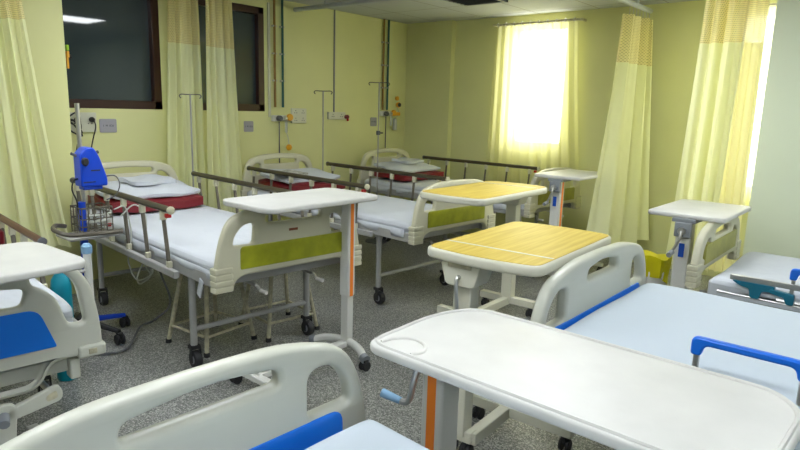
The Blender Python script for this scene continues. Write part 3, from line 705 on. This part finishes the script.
# ------------------------------------------------------------------ bin
bn = thing('waste_bin', 'small round bin with a yellow bag beside the pale curtain near the right pillar', 'bin', (-1.275, 4.20, 0)); bn.scale = (.88, .88, 1.12)
MB().lathe([(.085, 0), (.09, .01), (.105, .27), (.10, .28), (.095, .27), (.08, .02)], seg=24).build('bucket', M['grey_pl'] if False else M['white_metal'], bn)
bg = MB(); prof = []
bm_ = bg.bm; rings = []
for j in range(8):
    h = j/7; z = .36-.14*h; ring = []
    for k_ in range(36):
        a = 2*PI*k_/36; r_ = .112+.006*math.sin(a*7+h*3)+.004*math.sin(a*13)-.004*h
        ring.append(bm_.verts.new((r_*math.cos(a), r_*math.sin(a), z-(.03*math.sin(a*2+1) if j == 7 else 0)+(.012*math.sin(a*3) if j == 0 else 0))))
    rings.append(ring)
for a_, b_ in zip(rings, rings[1:]):
    for k_ in range(36): bm_.faces.new((a_[k_], a_[(k_+1) % 36], b_[(k_+1) % 36], b_[k_]))
bm_.faces.new(rings[0]); bg.build('bag', M['yellow'], bn)

# ------------------------------------------------------------------ IV poles
def iv_pole(label, x, y, h, z0=0.0, hw=.06, clamp=None, rz=0.6):
    h += z0; clamp = clamp+z0 if clamp else None; z0 = 0
    t = thing('iv_pole', label, 'IV pole', (x, y, z0), rz, 'drip stands at the bed heads')
    MB().tube([(0, 0, .0), (0, 0, h)], .0065, 8).build('pole', M['grey_metal'], t)
    MB().tube(smoothpath([(-hw-.014, 0, h-.028), (-hw-.026, 0, h-.012), (-hw-.012, 0, h+.001), (-hw*.5, 0, h), (0, 0, h), (hw*.5, 0, h), (hw+.012, 0, h+.001), (hw+.026, 0, h-.012), (hw+.014, 0, h-.028)], 4), .004, 6).build('hook', M['darkgrey'], t)
    MB().lathe([(.01, 0), (.11, 0), (.11, .012), (.02, .03), (.01, .05)]).build('base', M['darkgrey'], t)
    if clamp:
        MB().lathe([(.008, -.02), (.02, -.02), (.02, .02), (.008, .02)], (0, 0, clamp), 12).tube([(0, 0, clamp), (.045, 0, clamp)], .007).build('clamp', M['darkgrey'], t)
    return t
iv_pole('thin drip stand in front of the pale curtain by the first bed head', -4.30, 2.58, .94, .45)
iv_pole('thin drip stand against the yellow wall between the second and third beds', -4.33, 3.97, 1.02, .45)
iv_pole('drip stand with a dark clamp in front of the far corner bed head', -4.08, 4.47, 1.10, .47, clamp=.62, hw=.075)

# ------------------------------------------------------------------ wall fittings on the left wall
XW = X0
def pipe(label, y, m, z0=1.31, z1=H, dx=.02):
    t = thing('wall_pipe', label, 'pipe', (XW+dx, y, z0), 0, 'gas pipes down the left wall')
    MB().tube([(0, 0, 0), (0, 0, z1-z0)], .011, 8).build('pipe', M[m], t)
    for q in (.25, .5, .75): MB().box((-.008, 0, (z1-z0)*q), (.03, .04, .014)).build('clip', M['steel'], t)
pipe('brown pipe beside the right dark window', 3.615, 'copper'); pipe('teal pipe beside the right dark window, next to the brown one', 3.705, 'tealpipe')
pipe('brown pipe near the room corner', 5.09, 'copper'); pipe('teal pipe near the room corner, next to the brown one', 5.165, 'tealpipe')
c = tag(MB().box((XW+.006, 4.37, 1.77), (.012, .012, 1.0)).build('cable_conduit', M['grey_pl']), 'grey cable conduit running from the ceiling down to the middle socket board', 'conduit')
c = tag(MB().box((XW+.008, 3.56, 1.72), (.016, .02, 1.0)).build('cable_conduit', M['switch']), 'cream cable conduit at the edge of the right dark window', 'conduit')
def outlet(label, y, z, kind):
    t = thing('gas_outlet', label, 'gas outlet', (XW, y, z), 0, 'gas outlets on the left wall')
    MB().box((.02, 0, 0), (.04, .22, .055)).build('rail_block', M['white_metal'], t, bevel=.006)
    for s in (-.055, .0): MB().lathe([(.008, 0), (.026, 0), (.026, .03), (.014, .035), (.014, .05), (.006, .05)], (.04, s, 0), 16, 'x').build('valve', M['darkgrey'] if s < -.01 else M['steel'], t)
    MB().lathe([(.006, 0), (.032, 0), (.034, .02), (.03, .026), (.006, .026)], (.045, .065, .01), 18, 'x').build('gauge', M['amber'], t)
    MB().tube([(.06, .02, -.03), (.06, .02, -.13)], .013, 10).build('flow_meter', M['clear'], t)
    if kind == 1:
        MB().lathe([(.004, -.03), (.02, -.022), (.03, 0), (.02, .022), (.004, .03)], (.05, .06, -.27), 14).build('humidifier', M['amber'], t)
        MB().tube(smoothpath([(.06, .02, -.13), (.05, .05, -.18), (.05, .06, -.25)], 4), .004).build('hose', M['clear'], t)
    else:
        MB().lathe([(.006, 0), (.028, 0), (.03, .02), (.006, .024)], (.045, .14, .10), 16, 'x').build('gauge', M['amber'], t)
        MB().lathe([(.006, 0), (.022, 0), (.022, .01), (.006, .012)], (.072, .14, .10), 14, 'x').build('gauge_face', M['ink'], t)
        MB().lathe([(.006, 0), (.022, 0), (.024, .02), (.006, .024)], (.045, .12, .17), 16, 'x').build('gauge', M['amber'], t)
        MB().box((.045, .10, .0), (.03, .16, .04)).build('manifold', M['amber'], t, bevel=.006)
        MB().lathe([(.02, -.07), (.026, -.06), (.026, .05), (.015, .06)], (.05, .10, -.11), 12).build('jar', M['clear'], t)
        MB().tube(smoothpath([(.05, .10, -.05), (.05, .16, 0), (.05, .13, .08)], 4), .004).build('hose', M['clear'], t)
    MB().tube([(.05, -.055, -.03), (.05, -.055, -.42)], .006).build('hose', M['darkgrey'], t)
outlet('gas outlet cluster with hanging yellow float beside the square socket board', 3.69, 1.21, 1)
outlet('gas outlet cluster with amber gauges near the room corner', 5.17, 1.27, 2)
def socket_board(label, y, z, w_, h_, n, m='switch'):
    t = thing('socket_board', label, 'socket', (XW, y, z), 0, 'white socket boards on the left wall')
    MB().box((.012, 0, 0), (.024, w_, h_)).build('plate', M[m], t, bevel=.004)
    for i in range(n[0]):
        for j in range(n[1]):
            yy = (i-(n[0]-1)/2)*w_/n[0]; zz = (j-(n[1]-1)/2)*h_/n[1]
            s = MB()
            for a, b in ((0, .012), (-.012, -.008), (.012, -.008)): s.lathe([(.0008, 0), (.0045, 0), (.0045, .002), (.0008, .002)], (.024, yy+a, zz+b), 8, 'x')
            s.build('socket_holes', M['ink'], t)
    return t
socket_board('square white socket board right of the first gas outlets', 3.90, 1.235, .18, .14, (2, 2))
sb = socket_board('white socket board with a red plug at the grey conduit', 4.40, 1.24, .24, .075, (2, 1))
MB().lathe([(.008, 0), (.02, 0), (.022, .03), (.01, .045)], (.024, .12, -.01), 12, 'x').build('plug', M['maroon'], sb)
MB().tube([(.05, .12, -.01), (.045, .13, -.05)], .012).build('plug_tail', M['red'], sb)
s1 = socket_board('white socket board with black plugs beside the pillar edge', 1.90, 1.17, .19, .14, (2, 1))
for a in (-.045, .055):
    pl = MB().lathe([(.016, 0), (.02, .02), (.012, .045), (.005, .05)], (.024, a, .02), 12, 'x').build('plug', M['black'], s1)
    MB().tube(smoothpath([(.07, a, .02), (.085, a+.004, -.03), (.06, a-.01, -.12), (.05, a-.03, -.22)], 5), .0045).build('plug_cable', M['black'], s1)
cb = tag(MB().tube(smoothpath([(XW+.10, 1.81+.05*math.sin(i*1.9), 1.10+.012*i+.05*math.cos(i*2.3)) for i in range(12)], 5), .0055).build('cable_coil', M['black']), 'tangle of black cable hung at the white socket board by the pillar', 'cable')
def name_plate(label, y, z, w_=.10, h_=.095):
    t = thing('bed_sign', label, 'sign', (XW, y, z), 0, 'small grey signs on the left wall')
    plate('panel', rpoly([(-w_/2, -h_/2, .012), (w_/2, -h_/2, .012), (w_/2, h_/2, .012), (-w_/2, h_/2, .012)]), [], .006, .001, M['plate_lilac'], t, off=.003)
    fc = bpy.data.curves.new('txt', 'FONT'); fc.body = '1  M  ICU'; fc.size = .02; fc.align_x = 'CENTER'; fc.align_y = 'CENTER'; fc.extrude = .0005
    ob = bpy.data.objects.new('txt', fc); COL.objects.link(ob); bpy.context.view_layer.update()
    me = bpy.data.meshes.new_from_object(ob.evaluated_get(bpy.context.evaluated_depsgraph_get())); bpy.data.objects.remove(ob)
    me.transform(Matrix(((0, 0, 1, .0068), (1, 0, 0, 0), (0, 1, 0, 0), (0, 0, 0, 1)))); finish('lettering', me, M['ink'], t, smooth=False)
name_plate('small grey sign beside the black plugs under the left dark window', 2.085, 1.145, .125, .10)
name_plate('small grey sign right of the curtains under the second dark window', 3.33, 1.135)
name_plate('small grey sign near the room corner beside the gas pipes', 4.965, 1.18)
# little lime and orange bracket hung at the pillar edge
hk = thing('wall_holder', 'small lime and orange holder with a black knob at the pillar edge', 'holder', (-4.36, 1.727, 1.60)); hk.scale = (.7, .7, .6)
MB().box((.0, .012, .10), (.05, .024, .06)).build('clip', M['lime'], hk, bevel=.006)
MB().box((.0, .012, .03), (.05, .024, .07)).build('body', M['amber'], hk, bevel=.006)
MB().lathe([(.006, 0), (.022, 0), (.022, .02), (.006, .022)], (.0, .024, .01), 14, 'y').build('knob', M['black'], hk)
MB().box((0, .008, -.06), (.03, .016, .12)).build('strap', M['amber'], hk)

# ------------------------------------------------------------------ blue warming unit on its stand, basket
DX, DY = -3.46, 1.365
st = thing('medical_stand', 'wheeled steel stand with wire basket between the first two beds', 'stand', (DX, DY, 0))
MB().tube([(0, .042, .10), (0, .042, 1.31)], .012, 10).build('pole', M['steel'], st)
MB().tube([(0, .03, .13), (0, .03, .78)], .021, 10).build('lower_pole', M['devblue'], st)
for k_ in range(5):
    a = 2*PI*k_/5+.4; x_, y_ = .24*math.cos(a), .24*math.sin(a)
    lg = MB().tube([(0, 0, .11), (x_, y_, .075)], [.02, .013], 8).build('leg', M['devblue'] if k_ % 2 else M['black'], st)
    small_caster(lg, x_, y_, r=.03, top=.072)
MB().lathe([(.03, .09), (.045, .10), (.045, .13), (.025, .15)]).build('hub', M['black'], st)
bk = MB()
def ringbox(z, x0, x1, y0, y1, r): bk.tube([(x0, y0, z), (x1, y0, z), (x1, y1, z), (x0, y1, z)], r, 5, closed=True)
for z in (.62, .66, .70, .76): ringbox(z, -.02, .12, -.02, .14, .0036 if z < .74 else .005)
for i in range(6):
    q = -.02+.16*i/5
    for xx in (-.02, .12): bk.tube([(xx, q, .62), (xx, q, .76)], .0028, 5)
    bk.tube([(-.02, q, .62), (.12, q, .62)], .0028, 5)
for i in range(1, 4):
    q = -.02+.14*i/4
    for yy in (-.02, .14): bk.tube([(q, yy, .62), (q, yy, .76)], .0028, 5)
    bk.tube([(q, -.02, .62), (q, .14, .62)], .0028, 5)
bk.build('basket', M['post'], st)
tr_ = MB().box((.06, .03, .605), (.20, .26, .012)).build('tray', M['grey_metal'], st, bevel=.004)
MB().tube(smoothpath([(.16, .17, .625), (.17, .05, .628), (.17, -.08, .635), (.15, -.13, .645), (.08, -.15, .66), (.0, -.11, .665), (-.03, -.05, .65)], 5), .012, 8).build('handle', M['post'], st)
bt = tag(MB().lathe([(.004, 0), (.022, 0), (.022, .055), (.012, .065), (.012, .08), (.004, .08)], (DX+.08, DY+.13, .628), 14).build('small_bottle', M['whitetop']), 'small white bottle with red mark in the wire basket', 'bottle')
MB().box((DX+.102, DY+.13, .655), (.003, .018, .018)).build('mark', M['red'], bt)
wu = thing('patient_warmer', 'royal blue warming unit hanging on the stand above the wire basket', 'medical device', (DX+.045, DY+.055, .872)); wu.scale = (.8, .63, .82)
MB().prism(rpoly([(-.085, .0, .012), (.135, .0, .012), (.135, .05, .015), (.075, .20, .03), (.03, .255, .02), (-.03, .255, .02), (-.085, .21, .02)], 4), -.05, .06, 'x').build('casing', M['devblue'], wu, bevel=.012)
MB().lathe([(.006, 0), (.026, 0), (.028, .02), (.02, .028), (.006, .028)], (.06, -.052, .165), 16, 'x').build('knob', M['black'], wu)
MB().box((.061, .035, .105), (.002, .075, .008)).build('name_mark', M['ink'], wu)
MB().box((.061, -.02, .03), (.002, .10, .006)).build('seam', M['ink'], wu)
MB().box((-.0, .02, -.012), (.08, .16, .024)).build('foot_plate', M['devblue'], wu, bevel=.006)
MB().tube([(0, -.085, .20), (0, -.125, .215)], .01).build('side_peg', M['darkgrey'], wu)
MB().tube([(0, .07, .215), (.0, .10, .22)], .011).build('side_peg', M['darkgrey'], wu)
MB().tube(smoothpath([(.0, -.08, .05), (.02, -.13, .04), (.03, -.15, -.02), (.03, -.12, -.09), (.03, -.11, -.18), (.03, -.09, -.2)], 5), .006).build('power_cord', M['black'], wu)
MB().tube(smoothpath([(.03, .13, .06), (.06, .20, .06), (.06, .235, .0), (.05, .20, -.07), (.03, .13, -.10)], 6), .0045).build('loop_cord', M['darkgrey'], wu)
h = MB()
h.tube(smoothpath([(DX+.13, DY+.18, .70), (DX+.15, DY+.25, .76), (DX+.17, DY+.30, .70), (DX+.17, DY+.30, .55), (DX+.18, DY+.28, .42), (DX+.16, DY+.32, .34), (DX+.15, DY+.26, .30), (DX+.17, DY+.24, .36), (DX+.18, DY+.30, .47)], 6), .0042)
h.tube(smoothpath([(DX+.12, DY+.15, .74), (DX+.15, DY+.20, .75), (DX+.16, DY+.22, .60), (DX+.15, DY+.20, .45), (DX+.16, DY+.24, .33), (DX+.17, DY+.33, .36), (DX+.16, DY+.31, .46)], 6), .0038)
tag(h.build('white_tube', M['clear']), 'pale tube looping down from the wire basket', 'tube')
tag(MB().tube(smoothpath([(DX+.05+.055*math.cos(a*1.26), DY+.10+.065*math.sin(a*1.26), .645+.007*a) for a in range(13)], 4), .006).build('coiled_tube', M['clear']), 'coiled pale tube lying inside the wire basket', 'tube')
tag(MB().tube(smoothpath([(DX+.15, DY+.33, .50), (DX+.22, DY+.36, .33), (DX+.26, DY+.38, .18), (DX+.22, DY+.30, .09), (DX+.12, DY+.26, .03), (DX+.35, DY+.05, .012), (DX+.2, DY-.15, .012)], 6), .006).build('floor_cable', M['darkgrey']), 'dark cable hanging to the floor beside the stand', 'cable')
# teal canister between the leftmost bed and the curtain
cn = thing('gas_cylinder', 'teal cylinder standing between the leftmost bed and the stand', 'cylinder', (-3.0, 1.09, 0))
MB().lathe([(.04, 0), (.045, .01), (.045, .46), (.038, .50), (.02, .53), (.015, .56)], seg=20).build('body', M['cyan'], cn)
MB().lathe([(.02, .56), (.024, .56), (.024, .60), (.01, .605)], seg=12).build('valve', M['steel'], cn)
